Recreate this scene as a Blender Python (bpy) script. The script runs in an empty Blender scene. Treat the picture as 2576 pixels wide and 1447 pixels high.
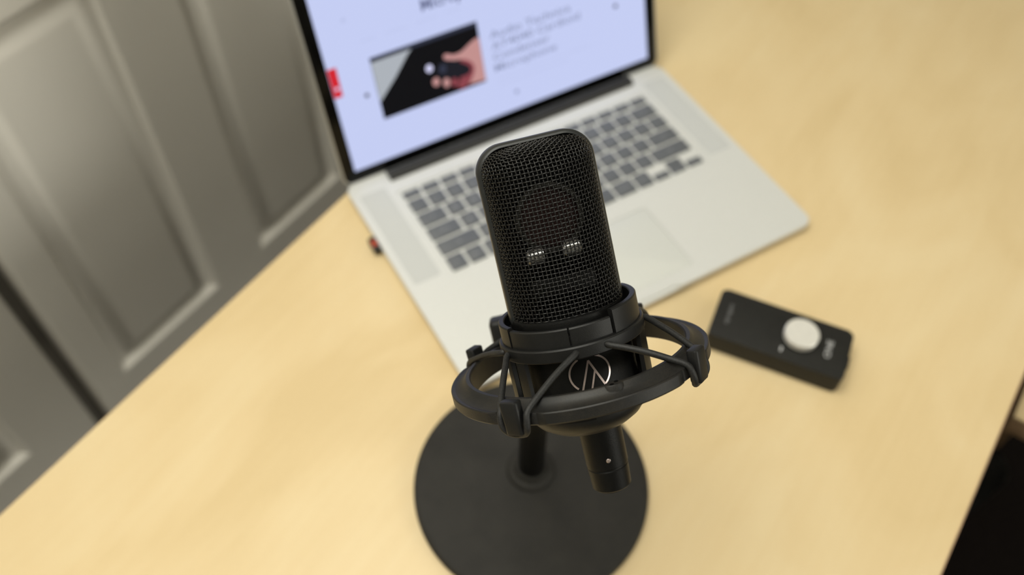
import bpy, bmesh, math, random
from mathutils import Vector, Matrix
random.seed(4)
PI = math.pi
SC = bpy.context.scene
COL = SC.collection

# ------------------------------------------------------------------ camera, sky, lights, exposure
def cam_matrix(loc, right, down, fwd):
    m = Matrix.Identity(4)
    for i in range(3):
        m[i][0] = right[i]; m[i][1] = -down[i]; m[i][2] = -fwd[i]; m[i][3] = loc[i]
    return m

cd = bpy.data.cameras.new('camera')
cam = bpy.data.objects.new('camera', cd)
COL.objects.link(cam)
cam.matrix_world = cam_matrix((-0.5279, -0.3210, 1.3893),
                              (0.5691330677, -0.8220499889, 0.0179267124),
                              (-0.6610175265, -0.4703939258, -0.5846241393),
                              (0.4890228838, 0.3208790587, -0.8111063883))
cd.sensor_width = 36.0
cd.sensor_fit = 'HORIZONTAL'
cd.lens = 2286.18 * 36.0 / 2576.0
cd.clip_start = 0.01
cd.dof.use_dof = True
cd.dof.focus_distance = 0.402
cd.dof.aperture_fstop = 5.0
cd.dof.aperture_blades = 0
SC.camera = cam

world = bpy.data.worlds.new('outside')
SC.world = world
world.use_nodes = True
world.node_tree.nodes['Background'].inputs[0].default_value = (1.0, 0.97, 0.9, 1)
world.node_tree.nodes['Background'].inputs[1].default_value = 0.05

def area(name, loc, target, size, power, col):
    l = bpy.data.lights.new(name, 'AREA')
    l.shape = 'RECTANGLE'; l.size = size[0]; l.size_y = size[1]; l.energy = power; l.color = col
    o = bpy.data.objects.new(name, l); COL.objects.link(o)
    o.location = loc
    d = Vector(target) - Vector(loc)
    o.rotation_euler = d.to_track_quat('-Z', 'Y').to_euler()
    return o
area('ceiling_lamp', (-0.56, 0.10, 2.44), (-0.56, 0.10, 0), (1.3, 0.75), 21, (1.0, 0.985, 0.885))
area('door_fill', (0.1, -2.5, 1.75), (-0.3, 0.3, 0.8), (1.2, 0.9), 23, (1.0, 0.985, 0.885))  # added fill light that brightens the doors, no known lamp there

SC.view_settings.view_transform = 'Standard'
SC.view_settings.look = 'None'
SC.view_settings.exposure = 0.06
SC.view_settings.gamma = 1.0
SC.view_settings.use_curve_mapping = False
SC.cycles.use_denoising = True

# ------------------------------------------------------------------ helpers
def lin(c):
    c = c / 255.0
    return c / 12.92 if c <= 0.04045 else ((c + 0.055) / 1.055) ** 2.4
def rgb(r, g, b): return (lin(r), lin(g), lin(b), 1.0)

def mat(name, col, rough=0.5, metal=0.0, spec=0.5, noise=None, bump=None, emit=None):
    """principled material; noise=(scale, amount) mottles the colour, bump=(scale, strength) gives grain"""
    m = bpy.data.materials.new(name); m.use_nodes = True
    nt = m.node_tree; b = nt.nodes['Principled BSDF']
    b.inputs['Base Color'].default_value = col
    b.inputs['Roughness'].default_value = rough
    b.inputs['Metallic'].default_value = metal
    b.inputs['Specular IOR Level'].default_value = spec
    if noise or bump:
        tc = nt.nodes.new('ShaderNodeTexCoord')
    if noise:
        n = nt.nodes.new('ShaderNodeTexNoise'); n.inputs['Scale'].default_value = noise[0]; n.inputs['Detail'].default_value = 5
        nt.links.new(tc.outputs['Object'], n.inputs['Vector'])
        r = nt.nodes.new('ShaderNodeValToRGB')
        k = noise[1]
        r.color_ramp.elements[0].position = 0.3; r.color_ramp.elements[1].position = 0.7
        r.color_ramp.elements[0].color = tuple(max(0, c * (1 - k)) for c in col[:3]) + (1,)
        r.color_ramp.elements[1].color = tuple(min(1, c * (1 + k)) for c in col[:3]) + (1,)
        nt.links.new(n.outputs['Fac'], r.inputs['Fac'])
        nt.links.new(r.outputs['Color'], b.inputs['Base Color'])
    if bump:
        n2 = nt.nodes.new('ShaderNodeTexNoise'); n2.inputs['Scale'].default_value = bump[0]; n2.inputs['Detail'].default_value = 3
        nt.links.new(tc.outputs['Object'], n2.inputs['Vector'])
        bp = nt.nodes.new('ShaderNodeBump'); bp.inputs['Strength'].default_value = bump[1]; bp.inputs['Distance'].default_value = 0.0006
        nt.links.new(n2.outputs['Fac'], bp.inputs['Height'])
        nt.links.new(bp.outputs['Normal'], b.inputs['Normal'])
    if emit:
        b.inputs['Base Color'].default_value = (0.001, 0.001, 0.001, 1)
        b.inputs['Emission Color'].default_value = emit
        b.inputs['Emission Strength'].default_value = 1.0
    return m

def wood_mat(name, c_dark, c_mid, c_light):
    m = bpy.data.materials.new(name); m.use_nodes = True
    nt = m.node_tree; b = nt.nodes['Principled BSDF']; L = nt.links.new
    tc = nt.nodes.new('ShaderNodeTexCoord')
    mp = nt.nodes.new('ShaderNodeMapping'); mp.inputs['Scale'].default_value = (3.5, 6.0, 6.0)
    L(tc.outputs['Object'], mp.inputs['Vector'])
    n1 = nt.nodes.new('ShaderNodeTexNoise'); n1.inputs['Scale'].default_value = 1.6; n1.inputs['Detail'].default_value = 4; n1.inputs['Distortion'].default_value = 0.8
    L(mp.outputs['Vector'], n1.inputs['Vector'])
    mp2 = nt.nodes.new('ShaderNodeMapping'); mp2.inputs['Scale'].default_value = (6.0, 130.0, 130.0)
    L(tc.outputs['Object'], mp2.inputs['Vector'])
    n2 = nt.nodes.new('ShaderNodeTexNoise'); n2.inputs['Scale'].default_value = 1.0; n2.inputs['Detail'].default_value = 3
    L(mp2.outputs['Vector'], n2.inputs['Vector'])
    mx = nt.nodes.new('ShaderNodeMath'); mx.operation = 'MULTIPLY_ADD'; mx.inputs[1].default_value = 0.22
    L(n2.outputs['Fac'], mx.inputs[0]); L(n1.outputs['Fac'], mx.inputs[2])
    r = nt.nodes.new('ShaderNodeValToRGB'); e = r.color_ramp.elements
    e[0].position = 0.42; e[0].color = c_dark
    e[1].position = 0.80; e[1].color = c_light
    k = e.new(0.60); k.color = c_mid
    L(mx.outputs[0], r.inputs['Fac']); L(r.outputs['Color'], b.inputs['Base Color'])
    b.inputs['Roughness'].default_value = 0.42
    b.inputs['Specular IOR Level'].default_value = 0.35
    return m

M = {}
M['birch'] = wood_mat('birch_veneer', (0.715, 0.55, 0.305, 1), (0.755, 0.59, 0.34, 1), (0.785, 0.63, 0.38, 1))
M['birch_edge'] = mat('birch_edge', (0.55, 0.36, 0.22, 1), 0.5, noise=(60, .12))
M['walnut_edge'] = mat('brown_edge', (0.30, 0.19, 0.105, 1), 0.55, noise=(60, .2))
M['steel_black'] = mat('black_steel', (0.012, 0.012, 0.012, 1), 0.5)
M['door'] = mat('door_paint', (0.85, 0.815, 0.745, 1), 0.6, bump=(900, .12))
M['wall'] = mat('wall_paint', (0.74, 0.72, 0.66, 1), 0.7, bump=(300, .2))
M['ceiling'] = mat('ceiling_paint', (0.8, 0.79, 0.75, 1), 0.8, bump=(300, .1))
M['gap_shade'] = mat('closet_shade', (0.30, 0.28, 0.25, 1), 0.8, noise=(9, .2))  # darkened to stand for the shade inside the closet
M['carpet'] = mat('dark_carpet', (0.012, 0.009, 0.008, 1), 0.95, spec=.1, noise=(200, .5), bump=(600, .8))
M['alu'] = mat('aluminium', (0.70, 0.705, 0.685, 1), 0.42, metal=0.15, noise=(700, .02))
M['alu_edge'] = mat('aluminium_rim', (0.5, 0.5, 0.48, 1), 0.35, metal=0.7, noise=(700, .03))
M['alu_pad'] = mat('trackpad_glass', (0.635, 0.645, 0.615, 1), 0.3, noise=(300, .01))
M['key'] = mat('key_plastic', (0.115, 0.123, 0.137, 1), 0.45, spec=.6, noise=(400, .05))
M['legend'] = mat('key_legend', (0.42, 0.43, 0.45, 1), 0.5, noise=(300, .02))
M['bezel'] = mat('bezel_glass', (0.002, 0.002, 0.002, 1), 0.12, spec=.2, noise=(50, .1))
M['hinge'] = mat('hinge_plastic', (0.012, 0.0115, 0.011, 1), 0.5, noise=(300, .1))
M['body'] = mat('black_metal', (0.0032, 0.0032, 0.0032, 1), 0.45, spec=.22, noise=(400, .15), bump=(1500, .15))
M['rim'] = mat('grille_rim_metal', (0.012, 0.0135, 0.014, 1), 0.42, noise=(300, .15))
M['wire'] = mat('mesh_wire', (0.0065, 0.0063, 0.006, 1), 0.30, spec=.45, noise=(500, .2))
M['inner_dark'] = mat('inner_shade_black', (0.0025, 0.0025, 0.0025, 1), 0.9, spec=.05, noise=(200, .2))  # near-black that keeps the grille interior and the holes dark
M['ring_metal'] = mat('capsule_ring_metal', (0.09, 0.09, 0.09, 1), 0.12, metal=1.0, noise=(200, .1))
M['chrome'] = mat('bright_metal', (0.65, 0.65, 0.65, 1), 0.14, metal=1.0, noise=(200, .05))
M['gold'] = mat('capsule_gold', (0.013, 0.0035, 0.003, 1), 0.5, spec=.2, noise=(200, .2))
M['logo'] = mat('logo_metal', (0.62, 0.52, 0.50, 1), 0.28, metal=.85, noise=(120, .25))
M['cord'] = mat('braided_cord', (0.011, 0.011, 0.011, 1), 0.6)
M['plastic'] = mat('mount_plastic', (0.0076, 0.0076, 0.0076, 1), 0.46, spec=.32, bump=(2500, .1), noise=(90, .2))
M['stand'] = mat('stand_paint', (0.019, 0.0175, 0.015, 1), 0.68, spec=.35, noise=(60, .18), bump=(1800, .35))
M['pole'] = mat('pole_paint', (0.0035, 0.0035, 0.0035, 1), 0.4, spec=.2, noise=(100, .2))
M['iface'] = mat('interface_plastic', (0.0165, 0.0162, 0.0145, 1), 0.55, spec=.25, noise=(200, .1), bump=(2000, .15))
M['white_print'] = mat('white_print', (0.55, 0.55, 0.56, 1), 0.5, noise=(300, .03))
M['grey_print'] = mat('grey_print', (0.16, 0.16, 0.165, 1), 0.5, noise=(300, .03))
M['knob'] = mat('silver_knob', (0.88, 0.86, 0.81, 1), 0.34, metal=.35, noise=(300, .03))
M['red'] = mat('red_plastic', (0.42, 0.05, 0.015, 1), 0.5, noise=(300, .1))
M['box'] = mat('black_box_plastic', (0.006, 0.006, 0.0065, 1), 0.5, noise=(80, .2))

# dusty top on the mount ring: a fine brown speckle on the plastic itself
def dusty(name):
    m = bpy.data.materials.new(name); m.use_nodes = True
    nt = m.node_tree; b = nt.nodes['Principled BSDF']; L = nt.links.new
    tc = nt.nodes.new('ShaderNodeTexCoord')
    a = nt.nodes.new('ShaderNodeTexNoise'); a.inputs['Scale'].default_value = 70; a.inputs['Detail'].default_value = 3
    f = nt.nodes.new('ShaderNodeTexNoise'); f.inputs['Scale'].default_value = 2600; f.inputs['Detail'].default_value = 2
    L(tc.outputs['Object'], a.inputs['Vector']); L(tc.outputs['Object'], f.inputs['Vector'])
    mu = nt.nodes.new('ShaderNodeMath'); mu.operation = 'MULTIPLY'
    L(a.outputs['Fac'], mu.inputs[0]); L(f.outputs['Fac'], mu.inputs[1])
    r = nt.nodes.new('ShaderNodeValToRGB'); e = r.color_ramp.elements
    e[0].position = .2; e[0].color = (0.0085, 0.0085, 0.0085, 1)
    e[1].position = .42; e[1].color = (0.026, 0.0225, 0.018, 1)
    L(mu.outputs[0], r.inputs['Fac']); L(r.outputs['Color'], b.inputs['Base Color'])
    b.inputs['Roughness'].default_value = .48
    b.inputs['Specular IOR Level'].default_value = .35
    return m
M['ring'] = dusty('mount_ring_dusty')
# braid pattern in the cords' colour, darker between the strands
def braid(m):
    nt = m.node_tree; b = nt.nodes['Principled BSDF']
    tc = nt.nodes.new('ShaderNodeTexCoord')
    w = nt.nodes.new('ShaderNodeTexVoronoi'); w.inputs['Scale'].default_value = 1500
    nt.links.new(tc.outputs['Object'], w.inputs['Vector'])
    r = nt.nodes.new('ShaderNodeValToRGB')
    r.color_ramp.elements[0].color = (0.020, 0.020, 0.020, 1); r.color_ramp.elements[1].color = (0.004, 0.004, 0.004, 1)
    r.color_ramp.elements[1].position = .7
    nt.links.new(w.outputs['Distance'], r.inputs['Fac']); nt.links.new(r.outputs['Color'], b.inputs['Base Color'])
braid(M['cord'])
# speaker grille: dotted perforation print
def perforated(name):
    m = bpy.data.materials.new(name); m.use_nodes = True
    nt = m.node_tree; b = nt.nodes['Principled BSDF']
    tc = nt.nodes.new('ShaderNodeTexCoord')
    w = nt.nodes.new('ShaderNodeTexVoronoi'); w.inputs['Scale'].default_value = 800; w.inputs['Randomness'].default_value = 0
    nt.links.new(tc.outputs['Object'], w.inputs['Vector'])
    r = nt.nodes.new('ShaderNodeValToRGB'); r.color_ramp.interpolation = 'CONSTANT'
    r.color_ramp.elements[0].color = (0.2, 0.2, 0.2, 1); r.color_ramp.elements[1].color = (0.56, 0.57, 0.56, 1)
    r.color_ramp.elements[1].position = .28
    nt.links.new(w.outputs['Distance'], r.inputs['Fac']); nt.links.new(r.outputs['Color'], b.inputs['Base Color'])
    b.inputs['Roughness'].default_value = .45
    return m
M['speaker'] = perforated('speaker_perforation')

def glow(name, col, k=1.0):
    c = tuple(v * k for v in col[:3]) + (1,)
    return mat(name, col, 0.6, emit=c, spec=.06)
M['page'] = glow('screen_white', (0.535, 0.59, 0.86, 1))
M['ink'] = glow('screen_ink', (0.23, 0.26, 0.41, 1))
M['ink_bold'] = glow('screen_ink_bold', (0.14, 0.16, 0.28, 1))
M['ink_faint'] = glow('screen_ink_faint', (0.46, 0.51, 0.75, 1))
M['photo_black'] = glow('screen_black', (0.0035, 0.0035, 0.005, 1))
M['photo_grey'] = glow('screen_grey', (0.40, 0.43, 0.47, 1))
M['photo_skin'] = glow('screen_skin', (0.52, 0.27, 0.26, 1))
M['photo_skin_dark'] = glow('screen_skin_shade', (0.25, 0.055, 0.07, 1))
M['photo_device'] = glow('screen_device', (0.012, 0.012, 0.018, 1))
M['photo_white'] = glow('screen_bright', (0.65, 0.65, 0.90, 1))
M['photo_band'] = glow('screen_band', (0.03, 0.035, 0.06, 1))
M['screen_red'] = glow('screen_red', (0.62, 0.018, 0.03, 1))
M['screen_dot'] = glow('screen_dot', (0.05, 0.05, 0.08, 1))

def link(o, parent=None):
    COL.objects.link(o)
    if parent is not None: o.parent = parent
    return o

def finish(name, bm, material, parent=None, smooth=35, S=1.0):
    if S != 1.0: bmesh.ops.scale(bm, vec=(S, S, S), verts=bm.verts)
    bmesh.ops.recalc_face_normals(bm, faces=bm.faces)
    me = bpy.data.meshes.new(name); bm.to_mesh(me); bm.free()
    if smooth:
        me.polygons.foreach_set('use_smooth', [True] * len(me.polygons))
        me.set_sharp_from_angle(angle=math.radians(smooth))
    me.materials.append(material)
    return link(bpy.data.objects.new(name, me), parent)

def thing(name, label, cat, matrix):
    o = bpy.data.objects.new(name, None); COL.objects.link(o)
    o.empty_display_size = 0.02
    o.matrix_world = matrix
    o['label'] = label; o['category'] = cat
    return o

def structure(o):
    o['kind'] = 'structure'; return o

def rrect(cx, cy, w, h, r, n=6):
    pts = []
    for sx, sy, a0 in ((1, 1, 0), (-1, 1, 90), (-1, -1, 180), (1, -1, 270)):
        for k in range(n + 1):
            a = math.radians(a0 + 90 * k / n)
            pts.append((cx + sx * (w / 2 - r) + r * math.cos(a), cy + sy * (h / 2 - r) + r * math.sin(a)))
    return pts

def add_prism(bm, pts, z0, z1, bev_top=0.0, bev_bot=0.0, segs=2, f=None):
    """extrude an outline along z (or through f(x,y,z)), edges of top / bottom bevelled"""
    f = f or (lambda x, y, z: (x, y, z))
    n = len(pts)
    lo = [bm.verts.new((x, y, z0)) for x, y in pts]
    hi = [bm.verts.new((x, y, z1)) for x, y in pts]
    fb = bm.faces.new(lo[::-1]); ft = bm.faces.new(hi)
    for i in range(n):
        j = (i + 1) % n
        bm.faces.new((lo[i], lo[j], hi[j], hi[i]))
    vs = set(lo + hi)
    for face, b in ((ft, bev_top), (fb, bev_bot)):
        if b > 0:
            r = bmesh.ops.bevel(bm, geom=list(face.edges), offset=b, segments=segs, profile=.5, affect='EDGES', clamp_overlap=True)
            vs.update(r['verts'])
    for v in vs:
        if v.is_valid: v.co = f(*v.co)

def add_box(bm, c, s, bev=0.0, segs=2, rot=None):
    r = bmesh.ops.create_cube(bm, size=1.0)
    vs = r['verts']
    bmesh.ops.scale(bm, vec=s, verts=vs)
    if bev > 0:
        es = list({e for v in vs for e in v.link_edges})
        r2 = bmesh.ops.bevel(bm, geom=es, offset=bev, segments=segs, profile=.5, affect='EDGES')
        vs = list({v for f in r2['faces'] for v in f.verts} | {v for v in vs if v.is_valid})
    for v in vs:
        p = v.co.copy()
        if rot is not None: p = rot @ p
        v.co = p + Vector(c)

def add_lathe(bm, prof, n=64, a0=0.0, a1=2 * PI, closed=True, cap=True):
    """revolve (r,z) profile about z; closed=True treats profile as a closed loop.  angle measured from -y towards +x"""
    full = abs(a1 - a0 - 2 * PI) < 1e-6
    m = n if full else n + 1
    rings = []
    for k in range(m):
        a = a0 + (a1 - a0) * k / n
        rings.append([bm.verts.new((r * math.sin(a), -r * math.cos(a), z)) if r > 1e-6 else None for r, z in prof])
    apex = {}
    for i, (r, z) in enumerate(prof):
        if r <= 1e-6: apex[i] = bm.verts.new((0, 0, z))
    g = lambda k, i: apex[i] if i in apex else rings[k % m][i]
    P = len(prof)
    for k in range(n):
        for i in range(P if closed else P - 1):
            j = (i + 1) % P
            vs = [g(k, i), g(k + 1, i), g(k + 1, j), g(k, j)]
            u = []
            for v in vs:
                if v not in u: u.append(v)
            if len(u) >= 3: bm.faces.new(u)
    if not full and cap and closed:
        bm.faces.new([g(0, i) for i in range(P)]); bm.faces.new([g(n, i) for i in range(P)][::-1])

def add_tube(bm, pts, r, n=8, caps=True, closed=False):
    pts = [Vector(p) for p in pts]
    N = len(pts); rings = []
    up = None
    for i, p in enumerate(pts):
        if closed: t = pts[(i + 1) % N] - pts[i - 1]
        else: t = pts[min(i + 1, N - 1)] - pts[max(i - 1, 0)]
        t.normalize()
        if up is None:
            up = t.orthogonal().normalized()
        else:
            up = (up - t * up.dot(t)).normalized()
        b = t.cross(up)
        rr = r[i] if isinstance(r, (list, tuple)) else r
        rings.append([bm.verts.new(p + (up * math.cos(2 * PI * k / n) + b * math.sin(2 * PI * k / n)) * rr) for k in range(n)])
    for i in range(N if closed else N - 1):
        A, B = rings[i], rings[(i + 1) % N]
        for k in range(n):
            bm.faces.new((A[k], A[(k + 1) % n], B[(k + 1) % n], B[k]))
    if caps and not closed:
        bm.faces.new(rings[0][::-1]); bm.faces.new(rings[-1])

def spline(P, sub=8):
    P = [Vector(p) for p in P]; out = []
    for i in range(len(P) - 1):
        p0 = P[max(i - 1, 0)]; p1 = P[i]; p2 = P[i + 1]; p3 = P[min(i + 2, len(P) - 1)]
        for k in range(sub):
            t = k / sub
            out.append(0.5 * ((2 * p1) + (p2 - p0) * t + (2 * p0 - 5 * p1 + 4 * p2 - p3) * t * t + (3 * p1 - p0 - 3 * p2 + p3) * t ** 3))
    out.append(P[-1]); return out

def add_flat(bm, pts, f, thick=0.0):
    vs = [bm.verts.new(f(*p)) for p in pts]
    bm.faces.new(vs)

def text_bm(body, size, sx=1.0, bold=0.0):
    cu = bpy.data.curves.new('text', 'FONT'); cu.body = body; cu.size = size
    cu.resolution_u = 2; cu.offset = bold; cu.fill_mode = 'FRONT'
    o = bpy.data.objects.new('text', cu); COL.objects.link(o)
    dg = bpy.context.evaluated_depsgraph_get()
    me = bpy.data.meshes.new_from_object(o.evaluated_get(dg))
    bpy.data.objects.remove(o); bpy.data.curves.remove(cu)
    bm = bmesh.new(); bm.from_mesh(me); bpy.data.meshes.remove(me)
    for v in bm.verts: v.co.x *= sx
    return bm
def text_width(bm): return max(v.co.x for v in bm.verts) - min(v.co.x for v in bm.verts)

def holes_plate(bm, outer, holes, z0, z1, f=None):
    """flat plate with holes"""
    f = f or (lambda x, y, z: (x, y, z))
    loops = [outer] + holes
    for z in (z0, z1):
        edges = []
        for lp in loops:
            vs = [bm.verts.new((x, y, z)) for x, y in lp]
            edges += [bm.edges.new((vs[i], vs[(i + 1) % len(vs)])) for i in range(len(vs))]
        bmesh.ops.triangle_fill(bm, use_beauty=True, edges=edges)
    for lp in loops:
        n = len(lp)
        A = [bm.verts.new((x, y, z0)) for x, y in lp]; B = [bm.verts.new((x, y, z1)) for x, y in lp]
        for i in range(n):
            j = (i + 1) % n
            bm.faces.new((A[i], A[j], B[j], B[i]))
    bmesh.ops.remove_doubles(bm, verts=bm.verts, dist=1e-5)
    for v in bm.verts: v.co = f(*v.co)

TOP = 0.74
mm = 0.001
# ------------------------------------------------------------------ setting
RX0, RX1, RY0, RY1, RZ = -2.4, 2.4, -2.6, 0.585, 2.5
bm = bmesh.new(); add_box(bm, (0, (RY0 + RY1) / 2, -0.02), (RX1 - RX0 + .2, RY1 - RY0 + .7, 0.04))
structure(finish('floor', bm, M['carpet'], smooth=0))
bm = bmesh.new(); add_box(bm, (0, (RY0 + RY1) / 2, RZ + 0.02), (RX1 - RX0 + .2, RY1 - RY0 + .7, 0.04))
structure(finish('ceiling', bm, M['ceiling'], smooth=0))
for nm, c, sz in (('wall_left', (RX0 - .05, (RY0 + RY1) / 2, RZ / 2), (.1, RY1 - RY0, RZ)), ('wall_right', (RX1 + .05, (RY0 + RY1) / 2, RZ / 2), (.1, RY1 - RY0, RZ)),
                  ('wall_front', (0, RY0 - .05, RZ / 2), (RX1 - RX0, .1, RZ))):
    bm = bmesh.new(); add_box(bm, c, sz); structure(finish(nm, bm, M['wall'], smooth=0))

DY = 0.5065
def door_leaf(name, x0, x1, panels, dy=0.0):
    """moulded hollow door leaf with raised panels; panels are (x0,x1,z0,z1)"""
    bm = bmesh.new()
    y = DY + dy
    to = lambda u, v, d: (u, y + d, v)
    e = 0.006
    rect = lambda a, b, c, d: [(a, c), (b, c), (b, d), (a, d)]
    # face with holes
    loops = [rect(x0 + e, x1 - e, 0.012, 2.03)] + [rect(*p) for p in panels]
    edges = []
    for lp in loops:
        vs = [bm.verts.new(to(u, v, 0)) for u, v in lp]
        edges += [bm.edges.new((vs[i], vs[(i + 1) % 4])) for i in range(4)]
    bmesh.ops.triangle_fill(bm, use_beauty=True, edges=edges)
    prof = [(e, 0), (0.002, 0.002), (0, e), (0, 0.035)]
    for (i0, d0), (i1, d1) in zip(prof[:-1], prof[1:]):
        A = [bm.verts.new(to(u, v, d0)) for u, v in rect(x0 + i0, x1 - i0, 0.012, 2.03)]
        B = [bm.verts.new(to(u, v, d1)) for u, v in rect(x0 + i1, x1 - i1, 0.012, 2.03)]
        for i in range(4):
            bm.faces.new((A[i], A[(i + 1) % 4], B[(i + 1) % 4], B[i]))
    bm.faces.new([bm.verts.new(to(u, v, 0.035)) for u, v in rect(x0, x1, 0.012, 2.03)])
    bmesh.ops.remove_doubles(bm, verts=bm.verts, dist=1e-5)
    leaf = structure(finish(name, bm, M['door'], smooth=50))
    for p in panels:
        bm = bmesh.new()
        prof = [(0, 0), (0.0025, 0.0005), (0.006, 0.004), (0.010, 0.0085), (0.013, 0.0095), (0.017, 0.0095), (0.022, 0.0085), (0.031, 0.0035), (0.038, 0.001), (0.041, 0.0006)]
        last = None
        for ins, d in prof:
            cur = [bm.verts.new(to(u, v, d)) for u, v in rect(p[0] + ins, p[1] - ins, p[2] + ins, p[3] - ins)]
            if last:
                for i in range(4): bm.faces.new((last[i], last[(i + 1) % 4], cur[(i + 1) % 4], cur[i]))
            last = cur
        bm.faces.new(last)
        finish('raised_panel', bm, M['door'], leaf, smooth=28)
    return leaf
up = (0.905, 1.58)
lo = (0.236, 0.806)
up2 = (1.68, 1.92)
PX = [(-0.286, -0.094), (-0.004, 0.188)]
door_leaf('door_1', -0.331, 0.233, [(a, b, z0, z1) for a, b in PX for z0, z1 in (lo, up, up2)])
PX2 = [(-0.635, -0.443), (-0.825, -0.715)]
PX2 = [(-0.635, -0.443), (-0.905, -0.725)]
door_leaf('door_2', -0.990, -0.354, [(a, b, z0, z1) for a, b in PX2 for z0, z1 in (lo, up, up2)], dy=0.004)
bm = bmesh.new(); add_box(bm, (-0.38, DY + 0.065, 1.05), (1.22, 0.03, 2.06))
structure(finish('gap_backing', bm, M['gap_shade'], smooth=0))  # added plate stops light through the gap, closet shade put into its colour
bm = bmesh.new()
add_box(bm, (-1.725, DY + 0.03, 1.25), (1.35, 0.09, 2.5)); add_box(bm, (1.345, DY + 0.03, 1.25), (2.11, 0.09, 2.5))
add_box(bm, (-0.38, DY + 0.03, 2.29), (1.34, 0.09, 0.42))
structure(finish('wall_back', bm, M['wall'], smooth=0))
for i, (a, b) in enumerate(((-1.05, -0.994), (0.237, 0.293))):
    bm = bmesh.new(); add_box(bm, ((a + b) / 2, DY - 0.022, 1.04), (b - a, 0.02, 2.08), .004)
    structure(finish('trim_%d' % (i + 1), bm, M['door'], smooth=35))
bm = bmesh.new(); add_box(bm, (1.19, DY - 0.024, 0.045), (1.78, 0.016, 0.09), .004)
structure(finish('baseboard_back', bm, M['door'], smooth=35))

# ------------------------------------------------------------------ desk
DX0, DX1, DYA, DYB, TH = -0.92, 0.78, -0.4625, 0.1262, 0.026
desk = thing('desk', 'pale birch desk with a plain veneered top carrying the laptop and microphone', 'desk', Matrix.Translation((0, -0.168, 0)))
bm = bmesh.new()
add_box(bm, ((DX0 + DX1) / 2, 0, TOP - TH / 2), (DX1 - DX0, DYB - DYA, TH), 0.0012)
for v in bm.verts: v.co.y += (DYA + DYB) / 2 + 0.168
finish('desk_top', bm, M['birch'], desk, smooth=30)
for (y0, nm) in ((DYA - 0.0005, 'edge_band'), (DYB + 0.0005, 'edge_band')):
    bm = bmesh.new(); add_box(bm, ((DX0 + DX1) / 2, y0 + 0.168, TOP - TH / 2 - 0.0003), (DX1 - DX0 - .002, 0.001, TH - 0.003))
    finish(nm, bm, M['birch_edge'], desk, smooth=0)
for x in (DX0 + 0.06, DX1 - 0.06):
    for y in (DYA + 0.06, DYB - 0.06):
        bm = bmesh.new(); add_box(bm, (x, y + 0.168, (TOP - TH) / 2), (0.045, 0.045, TOP - TH), 0.004)
        lg = finish('leg', bm, M['steel_black'], desk); lg['label'] = 'black steel desk leg'
for y in (DYA + 0.06, DYB - 0.06):
    bm = bmesh.new(); add_box(bm, ((DX0 + DX1) / 2, y + 0.168, TOP - TH - 0.02), (DX1 - DX0 - 0.165, 0.025, 0.04), .003)
    finish('rail', bm, M['steel_black'], desk)

# side table beyond the desk's near edge
stx, sty, stz = 0.058, -0.486, 0.66
side = thing('side_table', 'lower pale wooden side table with brown edge, past the desk corner above a black box', 'table', Matrix.Translation((stx + .3, sty - .3, 0)))
bm = bmesh.new(); add_box(bm, (0, 0, stz - 0.0015), (0.6, 0.6, 0.003), .0008); finish('table_top', bm, M['birch'], side)
bm = bmesh.new(); add_box(bm, (0, 0, stz - 0.003 - 0.0115), (0.6, 0.6, 0.023), .001)
finish('edge_frame', bm, M['walnut_edge'], side)['label'] = 'brown edge of the table top'
for sx in (-.32, 1):
    for sy in (-1, 1):
        bm = bmesh.new(); add_box(bm, (sx * .25, sy * .25, (stz - .026) / 2), (.04, .04, stz - .026), .003)
        finish('leg', bm, M['walnut_edge'], side)

# black box on the floor, one corner out from under the desk
cx, cy = 0.160, -0.560
e1 = Vector((-0.934, 0.357, 0)); e2 = Vector((0.357, 0.934, 0))
cb = Vector((cx, cy, 0)) + e1 * .23 + e2 * .17
mb = Matrix.Identity(4)
for i in range(3): mb[i][0] = e1[i]; mb[i][1] = -e2[i]; mb[i][3] = cb[i]
box = thing('storage_box', 'black lidded storage box on the floor with one corner out from under the desk', 'box', mb)
bm = bmesh.new(); add_prism(bm, rrect(0, 0, .44, .32, .02), 0.0, .42, 0, .004, f=lambda x, y, z: (x * (0.93 + .07 * z / .42), y * (0.93 + .07 * z / .42), z))
finish('box_body', bm, M['box'], box)
bm = bmesh.new(); add_prism(bm, rrect(0, 0, .46, .34, .025), .42, .45, .004, .002)
finish('lid', bm, M['box'], box)
for s in (-1, 1):
    bm = bmesh.new(); add_box(bm, (s * .234, 0, .40), (.012, .09, .05), .004); finish('latch', bm, M['box'], box)

# ------------------------------------------------------------------ laptop (local mm: x right, y to the hinge, z up from desk)
ANG = math.radians(-25.3)
lm = Matrix.Translation((0, 0, TOP)) @ Matrix.Rotation(ANG, 4, 'Z')
lap = thing('laptop', 'open silver laptop with grey keys showing a web page, on the desk behind the microphone', 'laptop', lm)
S = mm
BX, BY0, BY1, BT = 179.45, -194.0, 53.0, 12.0
bcy, bdy = (BY0 + BY1) / 2, BY1 - BY0
def body_outline(ins, r):
    return rrect(0, bcy, 2 * BX - 2 * ins, bdy - 2 * ins, r, 8)
bm = bmesh.new()
rows = [(9, 5, 1.2), (4, 7, 2.2), (1.2, 9, 4.2), (0.15, 10, 7.0), (0, 10.5, 9.2)]
last = None
for ins, r, z in rows:
    cur = [bm.verts.new((x, y, z)) for x, y in body_outline(ins, r)]
    if last:
        n = len(cur)
        for i in range(n): bm.faces.new((last[i], last[(i + 1) % n], cur[(i + 1) % n], cur[i]))
    else: bm.faces.new(cur[::-1])
    last = cur
bm.faces.new(last)
base = finish('base', bm, M['alu'], lap, S=S)
KP, KV = 19.0, 18.74
X0 = -14.5 * KP / 2
NW = 28.0
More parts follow.
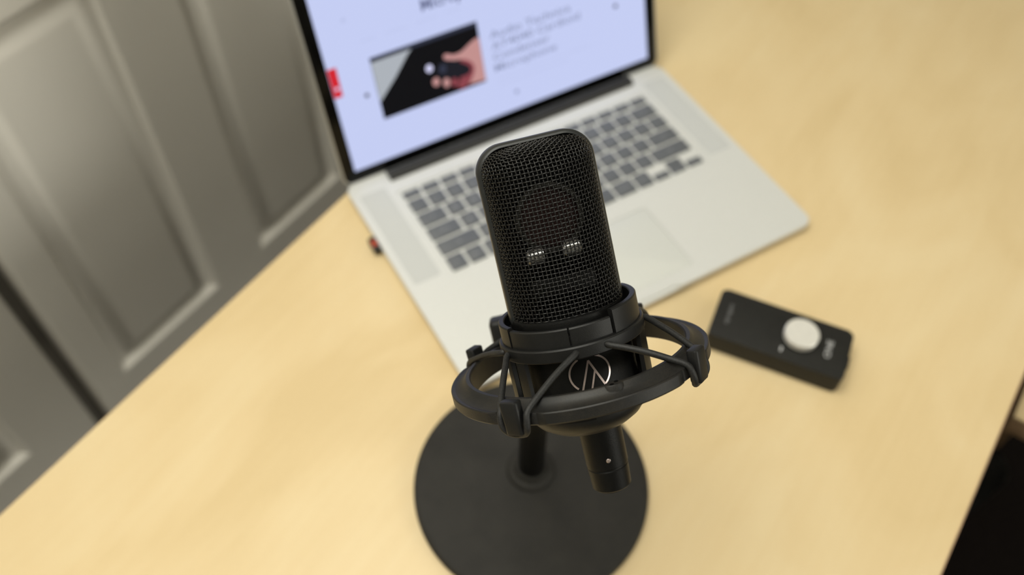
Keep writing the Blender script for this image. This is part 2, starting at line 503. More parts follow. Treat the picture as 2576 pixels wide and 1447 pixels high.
outer = body_outline(0.0, 10.5)
# thumb notch in the front edge
out2 = []
for i, (x, y) in enumerate(outer):
    out2.append((x, y))
k = max(range(len(out2)), key=lambda i: (out2[i][1] < BY0 + 1e-3, -out2[i][0]))
# front edge runs from x=-(BX-r) to +(BX-r): insert notch between them
idx = [i for i, (x, y) in enumerate(out2) if abs(y - BY0) < 1e-3]
li = idx[0]
notch = [(-NW - 4, BY0), (-NW, BY0 + .8), (-NW + 3, BY0 + 3.2), (NW - 3, BY0 + 3.2), (NW, BY0 + .8), (NW + 4, BY0)]
out2 = out2[:li + 1] + notch + out2[li + 1:]
WELL = rrect(0, -31.6, 282, 110.5, 4, 4)
PAD = rrect(0, -142.0, 105.4, 75.4, 2.5, 4)
SPL = rrect(-159.5, -23, 26, 116, 3, 4); SPR = rrect(159.5, -23, 26, 116, 3, 4)
bm = bmesh.new()
holes_plate(bm, out2, [WELL, PAD], 9.2, 11.7)
oi = [(x * (1 - .35 / BX), bcy + (y - bcy) * (1 - .35 / (bdy / 2))) for x, y in out2]
holes_plate(bm, oi, [WELL, PAD], 11.7, 12.0)
finish('top_case', bm, M['alu'], lap, smooth=30, S=S)
bm = bmesh.new(); add_prism(bm, rrect(0, -31.6, 281.9, 110.4, 4, 4), 9.2, 10.9)
finish('keyboard_deck', bm, M['alu'], lap, S=S)
bm = bmesh.new(); add_prism(bm, rrect(0, -142.0, 105.0, 75.0, 2.3, 4), 9.2, 11.75, .2)
finish('trackpad', bm, M['alu_pad'], lap, S=S)
for sp in (SPL, SPR):
    bm = bmesh.new(); add_prism(bm, sp, 11.9, 12.06); finish('speaker_grille', bm, M['speaker'], lap, S=S)
# keys
def key(cx, cy, w, h, legend, size=5.0, small=False):
    bm = bmesh.new(); add_prism(bm, rrect(0, 0, w, h, 1.4, 3), 10.9, 12.5, .35)
    o = finish('key', bm, M['key'], lap, S=S); o.location = (cx * S, cy * S, 0)
    if legend:
        tb = text_bm(legend, size)
        xs = [v.co.x for v in tb.verts]; ys = [v.co.y for v in tb.verts]
        if xs:
            mx, my = (min(xs) + max(xs)) / 2, (min(ys) + max(ys)) / 2
            fit = min(1.0, (w - 2.5) / max(max(xs) - min(xs), .1))
            for v in tb.verts: v.co = ((v.co.x - mx) * fit, (v.co.y - my) * fit, 12.54)
            finish('legend', tb, M['legend'], o, smooth=0, S=S)
        else: tb.free()
def row(y, h, items, pitch=KP, size=5.0):
    x = 0.0
    for it in items:
        lg, w = it if isinstance(it, tuple) else (it, 1.0)
        if lg is not None:
            key(X0 + (x + w / 2) * pitch, y, w * pitch - 3.0, h, lg, size if len(lg) < 2 else 2.6)
        x += w
FP = 14.5 / 14 * KP
row(15.6, 8.6, ['esc'] + ['F%d' % i for i in range(1, 13)] + ['O'], FP, 3)
row(0, 15.7, list('`1234567890-=') + [('delete', 1.5)])
row(-KV, 15.7, [('tab', 1.5)] + list('QWERTYUIOP[]\\'))
row(-2 * KV, 15.7, [('caps lock', 1.75)] + list("ASDFGHJKL;'") + [('return', 1.75)])
row(-3 * KV, 15.7, [('shift', 2.25)] + list('ZXCVBNM,./') + [('shift', 2.25)])
row(-4 * KV - .3, 16.3, ['fn', 'control', 'option', ('command', 1.25), ('', 5.0), ('command', 1.25), 'option'])
for (u, dy, lg) in ((12, -4.3, '<'), (13, 4.1, '^'), (13, -4.3, 'v'), (14, -4.3, '>')):
    key(X0 + u * KP, -4 * KV - .3 + dy, KP - 3, 7.6, lg, 3.5)
# feet
for sx in (-1, 1):
    for y in (BY0 + 18, BY1 - 18):
        bm = bmesh.new(); add_lathe(bm, [(0, 0), (6, 0), (7, .5), (7, 1.6), (0, 1.6)], 20, closed=False)
        o = finish('foot', bm, M['hinge'], lap, S=S); o.location = (sx * 158 * S, y * S, 0)
# hinge barrel
bm = bmesh.new()
pr = [(38.2, 11.6), (38.2, 13.2), (40.0, 16.0), (43.0, 17.4), (48.5, 17.2), (50.5, 14.5), (50.5, 11.6)]
vsA = [bm.verts.new((-138, y, z)) for y, z in pr]; vsB = [bm.verts.new((138, y, z)) for y, z in pr]
bm.faces.new(vsA); bm.faces.new(vsB[::-1])
for i in range(len(pr)):
    j = (i + 1) % len(pr); bm.faces.new((vsA[i], vsA[j], vsB[j], vsB[i]))
finish('hinge_cover', bm, M['hinge'], lap, smooth=40, S=S)
# USB port dark slots on the left side are hidden by the plug
# lid: plane through (y,z)=(55.8,23.7), leaning back
LT = math.radians(108.02)
upv = Vector((0, -math.cos(LT), math.sin(LT))); nv = Vector((0, -math.sin(LT), -math.cos(LT)))
nv = Vector((1, 0, 0)).cross(upv)   # towards the viewer
Q = Vector((0, 55.78, 23.71))
def lidf(u, v, d): return tuple(Q + Vector((u, 0, 0)) + upv * v + nv * d)
bm = bmesh.new()
add_prism(bm, rrect(0, 103.5, 2 * 178.8, 231.5, 8, 6), -6.0, -0.6, .4, 2.2, 3, f=lidf)
lid = finish('lid', bm, M['alu_edge'], lap, S=S)
bm = bmesh.new(); add_prism(bm, rrect(0, 103.5, 2 * 177.2, 228.6, 7, 6), -0.7, 0.0, .25, f=lidf)
finish('screen_glass', bm, M['bezel'], lid, S=S)
bm = bmesh.new(); add_prism(bm, rrect(0, 103.5, 331.4, 207.1, .3, 1), -0.2, 0.06, f=lidf)
finish('display', bm, M['page'], lid, smooth=0, S=S)
def spoly(name, pts, m, d=0.12, hue=None):
    bm = bmesh.new(); add_flat(bm, [(u, v, d) for u, v in pts], lidf)
    bm.normal_update()
    return finish(name, bm, m, lid, smooth=0, S=S)
def disc(u, v, r, n=20, ry=None): return [(u + r * math.cos(2 * PI * k / n), v + (ry or r) * math.sin(2 * PI * k / n)) for k in range(n)]
def smooth2(P, sub=5):
    P3 = [(u, v, 0) for u, v in P]
    return [(p.x, p.y) for p in spline(P3, sub)]
# the page's photograph
spoly('page_photo', [(-126, 39.5), (-19, 39.5), (-19, 99.5), (-126, 99.5)], M['photo_black'], .10)
spoly('photo_band', [(-126, 95.5), (-19, 95.5), (-19, 99.2), (-126, 99.2)], M['photo_band'], .13)
spoly('photo_curtain', [(-125.6, 95), (-86, 95.2), (-91, 91), (-97.5, 84), (-106, 75), (-118, 64), (-125.6, 57)], M['photo_grey'], .14)
spoly('photo_hand', [(-19.2, 41), (-19.2, 84)] + smooth2([(-24, 83.6), (-31, 80.5), (-39, 76.6), (-47, 76.2), (-54, 79.3), (-57, 78.2), (-57, 75.6), (-53, 72.6), (-47, 70.6), (-41, 69.5), (-36, 66), (-33, 60), (-31, 53), (-34, 47), (-38, 42.8)]), M['photo_skin'], .14)
spoly('photo_palm', smooth2([(-42, 69), (-36, 67.5), (-30, 62), (-29, 55), (-33, 48), (-38, 42.5), (-46, 41), (-48, 46), (-44, 54), (-46, 62), (-42, 69)])[:-1], M['photo_skin_dark'], .15)
spoly('photo_remote', smooth2([(-65, 71), (-58, 73.8), (-48, 71), (-38, 64.5), (-33, 59.5), (-33.5, 54.5), (-40, 52.5), (-52, 54.5), (-63, 59), (-68, 65), (-65, 71)])[:-1], M['photo_device'], .17)
spoly('photo_highlight', disc(-73, 71.4, 3.4, 18, 3.8), M['photo_white'], .18)
spoly('photo_button', disc(-60, 66.6, 3.6, 18, 4.4), M['photo_band'], .19)
spoly('photo_finger', disc(-69, 56.6, 3.6, 18, 4.2), M['photo_skin'], .16)
spoly('photo_finger', disc(-59, 52.4, 3.5, 18, 4.6), M['photo_skin'], .16)
spoly('photo_finger', disc(-51, 50, 3.4, 18, 4.6), M['photo_skin_dark'], .16)
spoly('side_tab', [(-165.4, 74.4), (-157.6, 74.4), (-157.0, 101.8), (-165.4, 101.8)], M['screen_red'], .12)
spoly('side_tab_mark', disc(-161.0, 82.6, 1.7, 12), M['photo_white'], .16)
for (u, v, r, m) in ((-136.3, 67.5, 2.1, 'screen_dot'), (131.1, 66.7, 2.2, 'screen_dot'), (11.1, 17.7, 2.0, 'ink'), (-140, 139, 2.0, 'ink_faint')):
    spoly('page_dot', disc(u, v, r, 14), M[m], .12)
def sline(name, body, u0, u1, v, size, m, bold=0.0):
    tb = text_bm(body, size, 1.0, bold)
    w = text_width(tb); x0 = min(p.co.x for p in tb.verts)
    k = (u1 - u0) / w
    for p in tb.verts: p.co = lidf(u0 + (p.co.x - x0) * k, v + p.co.y, .14)
    return finish(name, tb, M[m], lid, smooth=0, S=S)
sline('page_headline', 'Microphones', -69, 8, 124.5, 15, 'ink_bold', .25)
sline('page_title', 'Audio Technica', -8, 80, 78.2, 10.2, 'ink', .08)
sline('page_title', 'AT4040 Cardioid', -8, 89.5, 67.0, 10.2, 'ink', .08)
sline('page_title', 'Condenser', -8, 54, 56.2, 10.2, 'ink', .08)
sline('page_title', 'Microphone', -8, 60.5, 45.2, 10.2, 'ink', .08)
sline('page_text', 'condenser microphone review and photos', -7.5, 97, 36.2, 3.4, 'ink_faint')
sline('page_text', 'with desk stand and shock mount', -6.8, 72, 29.6, 3.4, 'ink_faint')
sline('page_menu', 'news     reviews     photos     audio', -130, -32, 115.2, 3.2, 'ink_faint')

# plug in the laptop's left side
pm = lm @ Matrix.Translation((-179.5 * mm, -19.3 * mm, 0))
plug = thing('usb_plug', "tiny black and red plug sticking out of the laptop's left side", 'plug', pm)
bm = bmesh.new(); add_box(bm, (-3.2, 0, 6.0), (6.8, 16.0, 7.6), 1.2); finish('plug_body', bm, M['box'], plug, S=S)
bm = bmesh.new(); add_box(bm, (-3.4, -0.2, 9.75), (5.0, 7.0, .7), .2); finish('plug_band', bm, M['red'], plug, S=S)['label'] = 'red band on the plug'
bm = bmesh.new(); add_box(bm, (4.6, 0, 6.0), (9.0, 12.0, 4.2), .3); finish('plug_tip', bm, M['alu_edge'], plug, S=S)

# ------------------------------------------------------------------ audio interface
la = math.radians(-78.6)
ax = Vector((math.cos(la), math.sin(la), 0)); ay = Vector((-math.sin(la), math.cos(la), 0))
im = Matrix.Identity(4)
for i in range(3): im[i][0] = ax[i]; im[i][1] = ay[i]
im.translation = (-0.0585, -0.2805, TOP)
ifc = thing('audio_interface', 'small black box with a silver knob and white lettering lying beside the laptop', 'audio interface', im)
bm = bmesh.new(); add_prism(bm, rrect(0, 0, 112.5, 50.5, 5, 6), .8, 22, 1.2, 2.0, 3); finish('case', bm, M['iface'], ifc, S=S)
bm = bmesh.new(); add_prism(bm, rrect(0, 0, 100, 40, 4, 5), 0, 1.0); finish('rubber_base', bm, M['box'], ifc, S=S)
KX, KYo = 15.2, 0.5
bm = bmesh.new(); add_lathe(bm, [(0, 22), (12.2, 22), (12.2, 24.2), (0, 24.2)], 40, closed=False)
o = finish('knob_skirt', bm, M['box'], ifc, S=S); o.location = (KX * S, KYo * S, 0)
bm = bmesh.new(); add_lathe(bm, [(0, 24.2), (13.6, 24.2), (14.0, 24.8), (14.0, 30.4), (13.4, 31.0), (0, 31.0)], 64, closed=False)
o = finish('knob', bm, M['knob'], ifc, S=S, smooth=25); o.location = (KX * S, KYo * S, 0); o['label'] = 'brushed silver knob'
def iface_text(name, body, x, y, width, size, m):
    tb = text_bm(body, size)
    xs = [v.co.x for v in tb.verts]; k = width / (max(xs) - min(xs)); xm = (max(xs) + min(xs)) / 2
    ys = [v.co.y for v in tb.verts]; ym = (max(ys) + min(ys)) / 2
    # reads across the box, letters' tops towards the far end
    for v in tb.verts: v.co = (x - (v.co.y - ym), y + (v.co.x - xm) * k, 22.06)
    finish(name, tb, m, ifc, smooth=0, S=S)
iface_text('model_lettering', 'ONE', 39.5, 0.0, 17.5, 7.2, M['white_print'])
iface_text('maker_lettering', 'apogee', -44.0, 1.0, 21.0, 5.5, M['grey_print'])
bm = bmesh.new(); add_box(bm, (3.5, -15.5, 22.05), (1.6, 4.5, .1)); finish('level_mark', bm, M['white_print'], ifc, S=S)
bm = bmesh.new(); add_box(bm, (57.5, 0, 11), (3.0, 12, 6), 1.0); finish('port_surround', bm, M['box'], ifc, S=S)

# ------------------------------------------------------------------ microphone stand (local mm)
st = thing('microphone_stand', 'round dark grey desktop microphone stand with a short black pole', 'microphone stand', Matrix.Translation((-0.2817, -0.1822, TOP)))
R0 = 88.7
bm = bmesh.new(); add_lathe(bm, [(0, 0), (R0 - 3, 0), (R0 - .6, 1.2), (R0, 3.0), (R0 - .2, 6.2), (R0 - 1.6, 7.8), (R0 - 4, 8.4), (30, 9.2), (0, 9.4)], 128, closed=False)
finish('base_plate', bm, M['stand'], st, S=S, smooth=50)
bm = bmesh.new(); add_lathe(bm, [(0, 9.2), (18.6, 9.2), (18.6, 10.6), (17.4, 12.4), (13.4, 13.6), (12.6, 16.0), (11.6, 17.2), (0, 17.2)], 56, closed=False)
o = finish('collar', bm, M['stand'], st, S=S, smooth=40); o.location = (8.2 * S, 5.8 * S, 0)
tilt = Vector((-3.0, 0.0, 200)) / 200.0
PO = Vector((8.2, 5.8, 0))
bm = bmesh.new(); add_tube(bm, [PO + tilt * h for h in (12, 14, 190, 192)], [9.6, 9.8, 9.8, 9.2], 40)
finish('pole', bm, M['pole'], st, S=S, smooth=50)
bm = bmesh.new(); add_tube(bm, [PO + tilt * 190, PO + tilt * 196.5], [7.6, 7.6], 28); finish('thread_tip', bm, M['pole'], st, S=S)

# ------------------------------------------------------------------ microphone and shock mount: local x right, y away, z along the mic
Om = Vector((-0.32509, -0.22779, 1.01831))
A = Vector((0.391806, 0.555419, 0.733484)); F = Vector((-0.630251, -0.418771, 0.653770)); Rr = Vector((0.670278, -0.718429, 0.185976))
mmx = Matrix.Identity(4)
for i in range(3): mmx[i][0] = Rr[i]; mmx[i][1] = -F[i]; mmx[i][2] = A[i]; mmx[i][3] = Om[i]
TW = math.radians(9.0)            # the mic is turned a little to the right of the camera
mic_m = mmx @ Matrix.Rotation(TW, 4, 'Z')
mic = thing('microphone', 'black studio condenser microphone with woven wire grille and round silver emblem, held tilted', 'microphone', mic_m)
def cyl(r, a, z): return (r * math.sin(a), -r * math.cos(a), z)
# body
bm = bmesh.new()
add_lathe(bm, [(0, 33.2), (25.4, 33.2), (26.5, 32.6), (26.8, 31.5), (26.8, -9), (25.6, -13), (21.5, -18.5), (15, -21.8), (0, -22.5)], 96, closed=False)
finish('body', bm, M['body'], mic, S=S, smooth=30)
XO = Vector((3.5, 0.6, 0))
bm = bmesh.new()
add_lathe(bm, [(0, -20), (10.5, -20), (10.2, -49.0), (9.75, -49.4), (9.75, -50.2), (10.0, -50.6), (9.5, -60.8), (8.8, -61.5), (0, -61.5)], 64, closed=False)
bmesh.ops.translate(bm, vec=XO, verts=bm.verts)
finish('connector_sleeve', bm, M['body'], mic, S=S, smooth=30)
bm = bmesh.new()
add_lathe(bm, [(7.4, -61.4), (8.3, -61.4), (8.3, -62.0), (7.4, -62.0)], 32); bmesh.ops.translate(bm, vec=XO, verts=bm.verts); finish('connector_rim', bm, M['body'], mic, S=S)
bm = bmesh.new(); add_lathe(bm, [(0, 0), (1.05, 0), (1.05, .3), (.8, .5), (0, .4)], 16, closed=False)
for v in bm.verts:
    x, y, z = v.co; v.co = Matrix.Rotation(-0.10, 3, 'Z') @ Vector((x, -10.15 - z, y - 44.2)) + XO
finish('screw', bm, M['logo'], mic, S=S)['label'] = 'small pinkish screw'
# grille rim: arch band
HW, ZT, CR, HD = 26.9, 112.0, 13.0, 4.8
def arch(ins, n=14):
    w = HW - ins; zt = ZT - ins; r = max(CR - ins * .8, 2)
    P = [(w, 31.0)] + [(w - r + r * math.cos(a), zt - r + r * math.sin(a)) for a in [PI / 2 * k / n for k in range(n + 1)]]
    P += [(-w + r + r * math.cos(a), zt - r + r * math.sin(a)) for a in [PI / 2 + PI / 2 * k / n for k in range(n + 1)]] + [(-w, 31.0)]
    return P
prof = [(2.4, -HD + 1.4), (1.7, -HD - .1), (0.9, -HD + .1), (0.0, -HD + 1.8), (0.0, HD - 1.8), (0.9, HD - .1), (1.7, HD + .1), (2.4, HD - 1.4)]
bm = bmesh.new(); rows = []
for ins, y in prof:
    rows.append([bm.verts.new((x, y, z)) for x, z in arch(ins)])
for a in range(len(rows)):
    A_, B_ = rows[a], rows[(a + 1) % len(rows)]
    for i in range(len(A_) - 1): bm.faces.new((A_[i], A_[i + 1], B_[i + 1], B_[i]))
for i in (0, -1): bm.faces.new([r[i] for r in rows])
finish('grille_rim', bm, M['rim'], mic, S=S, smooth=50)
# woven wire grille, front and back
MW, MT, MB, NZ = 24.9, 109.7, 31.2, 15.0
def gsurf(x, z):
    a = abs(x) / MW; b = max(0.0, z - (MT - NZ)) / NZ
    t = (a ** 4.2 + b ** 4.2) ** (1 / 4.2)
    if t >= 1: return None
    return 3.6 + 21.0 * (1 - t ** 2.15) ** .5
def gnorm(x, z):
    h = .15
    y0 = gsurf(x, z)
    gx = ((gsurf(x + h, z) or y0) - (gsurf(x - h, z) or y0)) / (2 * h)
    gz = ((gsurf(x, z + h) or y0) - (gsurf(x, z - h) or y0)) / (2 * h)
    return Vector((-gx, 1, -gz)).normalized()
PXW, PZW, WR, AMP = 1.80, 1.86, 0.33, 0.34
ZK = MT - NZ
def zmax(x): return ZK + NZ * max(0.0, 1 - (abs(x) / MW) ** 4.2) ** (1 / 4.2)
def xmax(z):
    b = max(0.0, z - ZK) / NZ
    return MW * max(0.0, 1 - b ** 4.2) ** (1 / 4.2)
def by_arc(f, u0, u1, step):
    """parameter values spaced evenly along the curve (u, f(u)), half steps included"""
    out = [u0]; acc = 0.0; n = 6000; last = (u0, f(u0) or 0)
    for k in range(1, n + 1):
        u = u0 + (u1 - u0) * k / n
        y = f(u)
        if y is None: break
        acc += math.hypot(u - last[0], y - last[1]); last = (u, y)
        if acc >= step / 2: out.append(u); acc = 0.0
    return out
ZH = by_arc(lambda z: gsurf(0, z), MB, MT - 1e-6, PZW)
XH = by_arc(lambda x: gsurf(x, 60), 0.0, MW - 1e-6, PXW)
XA = [-x for x in XH[:0:-1]] + XH
xi0 = len(XH) - 1                       # index of x = 0 in XA
def grille(sgn):
    bm = bmesh.new()
    def run(fixed, vals, off, lo, hi, vertical, fi):
        pts = []
        seq = [(k - off, t) for k, t in enumerate(vals) if lo <= t <= hi]
        tail = [hi - .25, hi - .06, hi - 1e-4]
        seq += [(.5, t) for t in tail if t > seq[-1][1] + .03]
        if lo > -1e8 and not vertical: seq = [(.5, -t) for t in tail[::-1] if -t < seq[0][1] - .03] + seq
        for k, t in seq:
            x, z = (fixed, t) if vertical else (t, fixed)
            y = gsurf(x, z)
            if y is None: continue
            ph = 0.0
            if k == int(k) and int(k) % 2 == 0: ph = 1.0 if (int(k) // 2 + fi) % 2 == 0 else -1.0
            if not vertical: ph = -ph
            p = Vector((x, y, z)) + gnorm(x, z) * (AMP * ph)
            pts.append(Vector((p.x, sgn * p.y, p.z)))
        if len(pts) > 2: add_tube(bm, pts, WR, 5, caps=False)
    for k in range(len(XA)):
        if (k - xi0) % 2 == 0: run(XA[k], ZH, 0, MB, zmax(XA[k]), True, (k - xi0) // 2)
    for k in range(0, len(ZH), 2): run(ZH[k], XA, xi0, -xmax(ZH[k]), xmax(ZH[k]), False, k // 2)
    o = finish('wire_grille', bm, M['wire'], mic, S=S, smooth=80)
    o['kind'] = 'stuff'
    return o
grille(-1); grille(1)
# added dark sheet between the grilles to block back light, then the capsule
bm = bmesh.new(); add_prism(bm, [(x, z) for x, z in arch(1.2)], -.6, .6, f=lambda x, y, z: (x, z + 4.0, y))
finish('light_block', bm, M['inner_dark'], mic, S=S)
bm = bmesh.new(); add_lathe(bm, [(0, -1.5), (13.6, -1.5), (13.6, 1.5), (0, 1.5)], 48, closed=False)
for v in bm.verts: x, y, z = v.co; v.co = (x, z - 6, y + 76)
cap = finish('capsule', bm, M['gold'], mic, S=S)
bm = bmesh.new(); add_lathe(bm, [(13.4, -2.2), (15.6, -2.2), (15.6, 2.2), (13.4, 2.2)], 48)
for v in bm.verts: x, y, z = v.co; v.co = (x, z - 7, y + 76)
finish('capsule_ring', bm, M['ring_metal'], mic, S=S, smooth=40)['label'] = 'bright metal ring round the capsule'
for sx in (-1, 1):
    bm = bmesh.new(); add_tube(bm, [(sx * 8.3 - 2 - 4.2, -11, 60.3), (sx * 8.3 - 2 - 3.4, -11, 60.3), (sx * 8.3 - 2 + 3.4, -11, 60.3), (sx * 8.3 - 2 + 4.2, -11, 60.3)], [3.2, 4.2, 4.2, 3.2], 24); finish('capsule_post', bm, M['chrome'], mic, S=S)
bm = bmesh.new(); add_box(bm, (0, -3, 44), (30, 10, 9), 1.0); finish('capsule_bracket', bm, M['body'], mic, S=S)
# emblem: two open arcs and a forked peak, raised on the cylinder
def emblem():
    bm = bmesh.new(); k = 1 / (6.03 * 5.5)
    def loc(zx, zy):
        dx, dy = zx - 875, zy - 495
        return ((dx * .976 - dy * .214) * k, -(dx * .214 + dy * .976) * k * .93)
    def strip(pts, w):
        P = [Vector((a, b)) for a, b in pts]
        q = []
        for i in range(len(P)):
            t = (P[min(i + 1, len(P) - 1)] - P[max(i - 1, 0)]).normalized(); nrm = Vector((-t.y, t.x))
            q.append((P[i] + nrm * w / 2, P[i] - nrm * w / 2))
        lo_, hi_ = [], []
        for a, b in q:
            lo_.append([bm.verts.new(cyl(26.75, c.x / 26.8, c.y + 6.5)) for c in (a, b)])
            hi_.append([bm.verts.new(cyl(27.0, c.x / 26.8, c.y + 6.5)) for c in (a, b)])
        for i in range(len(P) - 1):
            bm.faces.new((hi_[i][0], hi_[i][1], hi_[i + 1][1], hi_[i + 1][0]))
            for s in (0, 1): bm.faces.new((lo_[i][s], hi_[i][s], hi_[i + 1][s], lo_[i + 1][s]))
        for i in (0, -1): bm.faces.new((lo_[i][0], lo_[i][1], hi_[i][1], hi_[i][0]))
    def seg(a, b, w, n=8):
        a = Vector(loc(*a)); b = Vector(loc(*b))
        strip([(a.lerp(b, i / n)) for i in range(n + 1)], w)
    R = 310 * k
    arc = lambda a0, a1: [(R * math.cos(math.radians(a0 + (a1 - a0) * i / 24)), .9 * R * math.sin(math.radians(a0 + (a1 - a0) * i / 24))) for i in range(25)]
    strip(arc(118, 226), .85); strip(arc(72, -52), .85)
    seg((832, 280), (770, 800), .85)
    seg((832, 280), (1110, 690), .95)
    seg((940, 450), (905, 800), .8)
    return bm
finish('emblem', emblem(), M['logo'], mic, S=S, smooth=30)['label'] = 'silver round emblem with a forked peak'

# shock mount, same frame without the twist
sm = thing('shock_mount', 'black ring shock mount with braided elastic cords cradling the microphone', 'shock mount', mmx)
HOOKS = [math.radians(a) for a in (-30.5, 54, 146, 235)]
ring_prof = [(51.4, -2.6), (51.2, 8.0), (51.8, 8.8), (53.4, 8.8), (54.1, 8.3), (54.7, 7.2), (55.9, 6.0), (57.8, 5.1), (59.6, 4.8), (60.0, 4.0), (60.0, -.2), (58.6, -1.2), (54.0, -2.6)]
bm = bmesh.new(); add_lathe(bm, ring_prof, 160); finish('outer_ring', bm, M['ring'], sm, S=S, smooth=32)
gap = math.radians(9.5)
for i in range(4):
    a0 = HOOKS[i] + gap; a1 = (HOOKS[(i + 1) % 4] + (2 * PI if i == 3 else 0)) - gap
    bm = bmesh.new(); n = 60
    add_lathe(bm, [(58.6, 4.5), (60.2, 5.2), (61.0, 5.2), (61.4, 4.7), (61.4, .2), (60.8, -.6), (59.2, -.9)], n, a0, a1)
    # the lip runs out towards the hooks
    for v in bm.verts:
        a = math.atan2(v.co.x, -v.co.y)
        while a < a0 - 1e-4: a += 2 * PI
        t = min(1.0, min(a - a0, a1 - a) / math.radians(3.5))
        r = math.hypot(v.co.x, v.co.y)
        if r > 59.9:
            k = (59.9 + (r - 59.9) * (.25 + .75 * t)) / r
            v.co.x *= k; v.co.y *= k
    finish('ring_lip', bm, M['ring'], sm, S=S, smooth=32)
# boss with two screw holes on the ring's top lip
for a in (math.radians(13.5), math.radians(193.5)):
    bm = bmesh.new(); add_lathe(bm, [(0, 4.4), (5.6, 4.4), (4.4, 5.4), (3.7, 6.8), (3.5, 8.7), (3.2, 9.1), (0, 9.1)], 32, closed=False)
    c = Vector(cyl(53.1, a, 0))
    for v in bm.verts: v.co = Matrix.Rotation(a, 3, 'Z') @ Vector((v.co.x * 1.2, v.co.y * .78, v.co.z)) + c
    bo = finish('boss', bm, M['ring'], sm, S=S, smooth=50)
    for d in (-1, 1):
        bm = bmesh.new(); add_lathe(bm, [(0, 9.0), (.95, 9.0), (.95, 9.26), (0, 9.26)], 18, closed=False)
        for v in bm.verts: v.co = Matrix.Rotation(a, 3, 'Z') @ (v.co + Vector((d * 1.3 + .2, d * 1.0, 0))) + c
        finish('screw_hole', bm, M['inner_dark'], bo, S=S)
# hooks
for h in HOOKS:
    bm = bmesh.new()
    add_prism(bm, rrect(0, -61.6, 8.2, 5.6, 1.5, 4), -3.6, 11.6, 1.0, .9, 2, f=lambda x, y, z: (x * (1.0 if z < 4 else 1 + .012 * (z - 4)), y - .04 * (z - 4), z))
    add_box(bm, (0, -58.9, 2.8), (6.6, 3.0, 3.8), .4)
    for v in bm.verts: v.co = Matrix.Rotation(h, 3, 'Z') @ v.co
    finish('hook', bm, M['plastic'], sm, S=S)
# elastic cords: from one slot in the inner basket over the ring, round the hook, to the next slot
for h, aa, ab_ in zip(HOOKS, (-62, 25, 113, 205), (-1, 87, 178, 286)):
    d = math.radians
    def pt(r, da, z): return Vector(cyl(r, h + d(da), z))
    def leg(a, sgn):
        p0 = Vector(cyl(31.5, d(a), 19.6)); p1 = Vector(cyl(34.8, d(a), 19.3)); p4 = pt(60.6, sgn * 6.5, 6.4)
        q = [p1.lerp(p4, t) + Vector((0, 0, 1.1 * math.sin(PI * t))) for t in (.25, .5, .75)]
        return [p0, p1] + q + [p4, pt(62.4, sgn * 6.0, 2.8), pt(62.6, sgn * 5.5, -.6), pt(61.4, sgn * 4.1, -3.2), pt(60.4, sgn * 2.0, -4.4)]
    P = leg(aa, -1) + [pt(60.0, 0, -4.6)] + leg(ab_, 1)[::-1]
    bm = bmesh.new(); add_tube(bm, spline(P, 5), 1.5, 10)
    finish('elastic_cord', bm, M['cord'], sm, S=S, smooth=70)
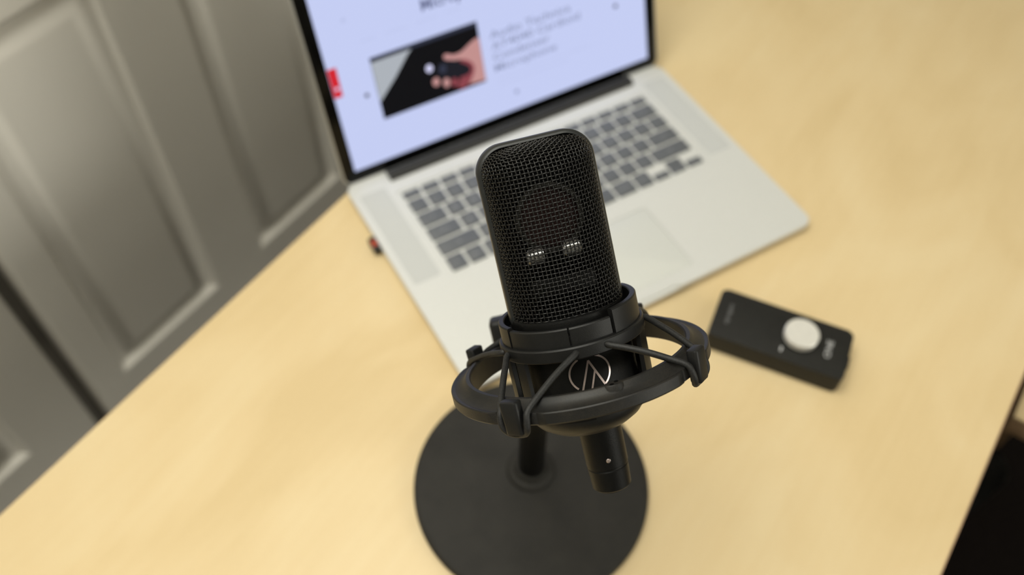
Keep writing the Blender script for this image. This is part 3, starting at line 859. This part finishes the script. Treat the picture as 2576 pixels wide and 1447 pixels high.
# inner basket: flange, clip collar sections, ribs, lower cup
bm = bmesh.new(); add_lathe(bm, [(30.4, 16.2), (33.6, 16.2), (34.2, 16.8), (34.2, 21.6), (33.7, 22.3), (30.4, 22.3)], 120); finish('flange', bm, M['plastic'], sm, S=S, smooth=30)
bm = bmesh.new(); add_lathe(bm, [(28.0, 22.2), (30.2, 22.2), (30.2, 26.0), (28.0, 26.0)], 90); finish('inner_sleeve', bm, M['plastic'], sm, S=S, smooth=30)
D = math.radians
for a0, a1, r0, r1, z1 in ((-58, -3.2, 29.8, 32.2, 30.6), (-1.6, 33.5, 29.6, 31.9, 30.4), (35.5, 118, 29.8, 32.8, 33.4), (120, 238, 29.8, 32.4, 33.4), (240, 300.5, 29.8, 32.6, 31.6)):
    bm = bmesh.new()
    add_lathe(bm, [(r0, 22.0), (r1, 22.0), (r1, z1 - .6), (r1 - .5, z1), (r0 + .4, z1), (r0, z1 - .5)], 24, D(a0), D(a1))
    finish('clip_section', bm, M['plastic'], sm, S=S, smooth=30)
for a0, a1 in ((-73, -64), (-55, -45), (62, 96), (108, 150), (166, 200), (215, 262)):
    bm = bmesh.new(); add_lathe(bm, [(31.2, -8), (33.4, -8), (33.6, 16.6), (31.4, 16.6)], 8, D(a0), D(a1)); finish('rib', bm, M['plastic'], sm, S=S, smooth=30)
bm = bmesh.new()
add_lathe(bm, [(27.2, -6.4), (32.4, -6.4), (33.2, -7.0), (33.2, -8.8), (32.4, -9.6), (29.8, -10.4), (29.0, -11.6), (29.0, -15.0), (28.0, -17.8), (25.2, -21.4), (21.0, -24.4), (16.5, -25.6), (15.0, -25.4), (15.0, -24.4), (20.5, -23.4), (25.8, -17)], 120)
finish('lower_cup', bm, M['plastic'], sm, S=S, smooth=30)
bm = bmesh.new(); add_lathe(bm, [(28.6, -12.2), (29.15, -12.2), (29.15, -14.4), (28.6, -14.4)], 20, D(-35), D(5)); finish('cup_slot', bm, M['body'], sm, S=S)
# swivel arm to the pole
piv = mmx.inverted() @ (Matrix.Translation((-0.2817, -0.1822, TOP)) @ ((PO + tilt * 203) * mm)) / mm
bm = bmesh.new()
ab = Vector(cyl(60.0, D(197), 2.0)); 
add_tube(bm, [Vector(cyl(56, D(197), 2)), ab, ab.lerp(piv, .6), piv], [5, 6.0, 6.5, 7.0], 20); finish('swivel_arm', bm, M['plastic'], sm, S=S)
wz = mmx.to_3x3().inverted() @ Vector((0, 0, 1))
wr = Vector((1, 0, 0)); wr = (wr - wz * wr.dot(wz)).normalized()
bm = bmesh.new(); add_tube(bm, [piv - wz * 6, piv + wz * 9], [10.5, 10.5], 28); finish('swivel_socket', bm, M['plastic'], sm, S=S)
rot = Matrix((wr, wz.cross(wr), wz)).transposed()
bm = bmesh.new(); add_box(bm, piv + Vector((-18.0, 0, 7.0)), (19, 15, 15), 2.6, 3); finish('clamp_knob', bm, M['plastic'], sm, S=S)
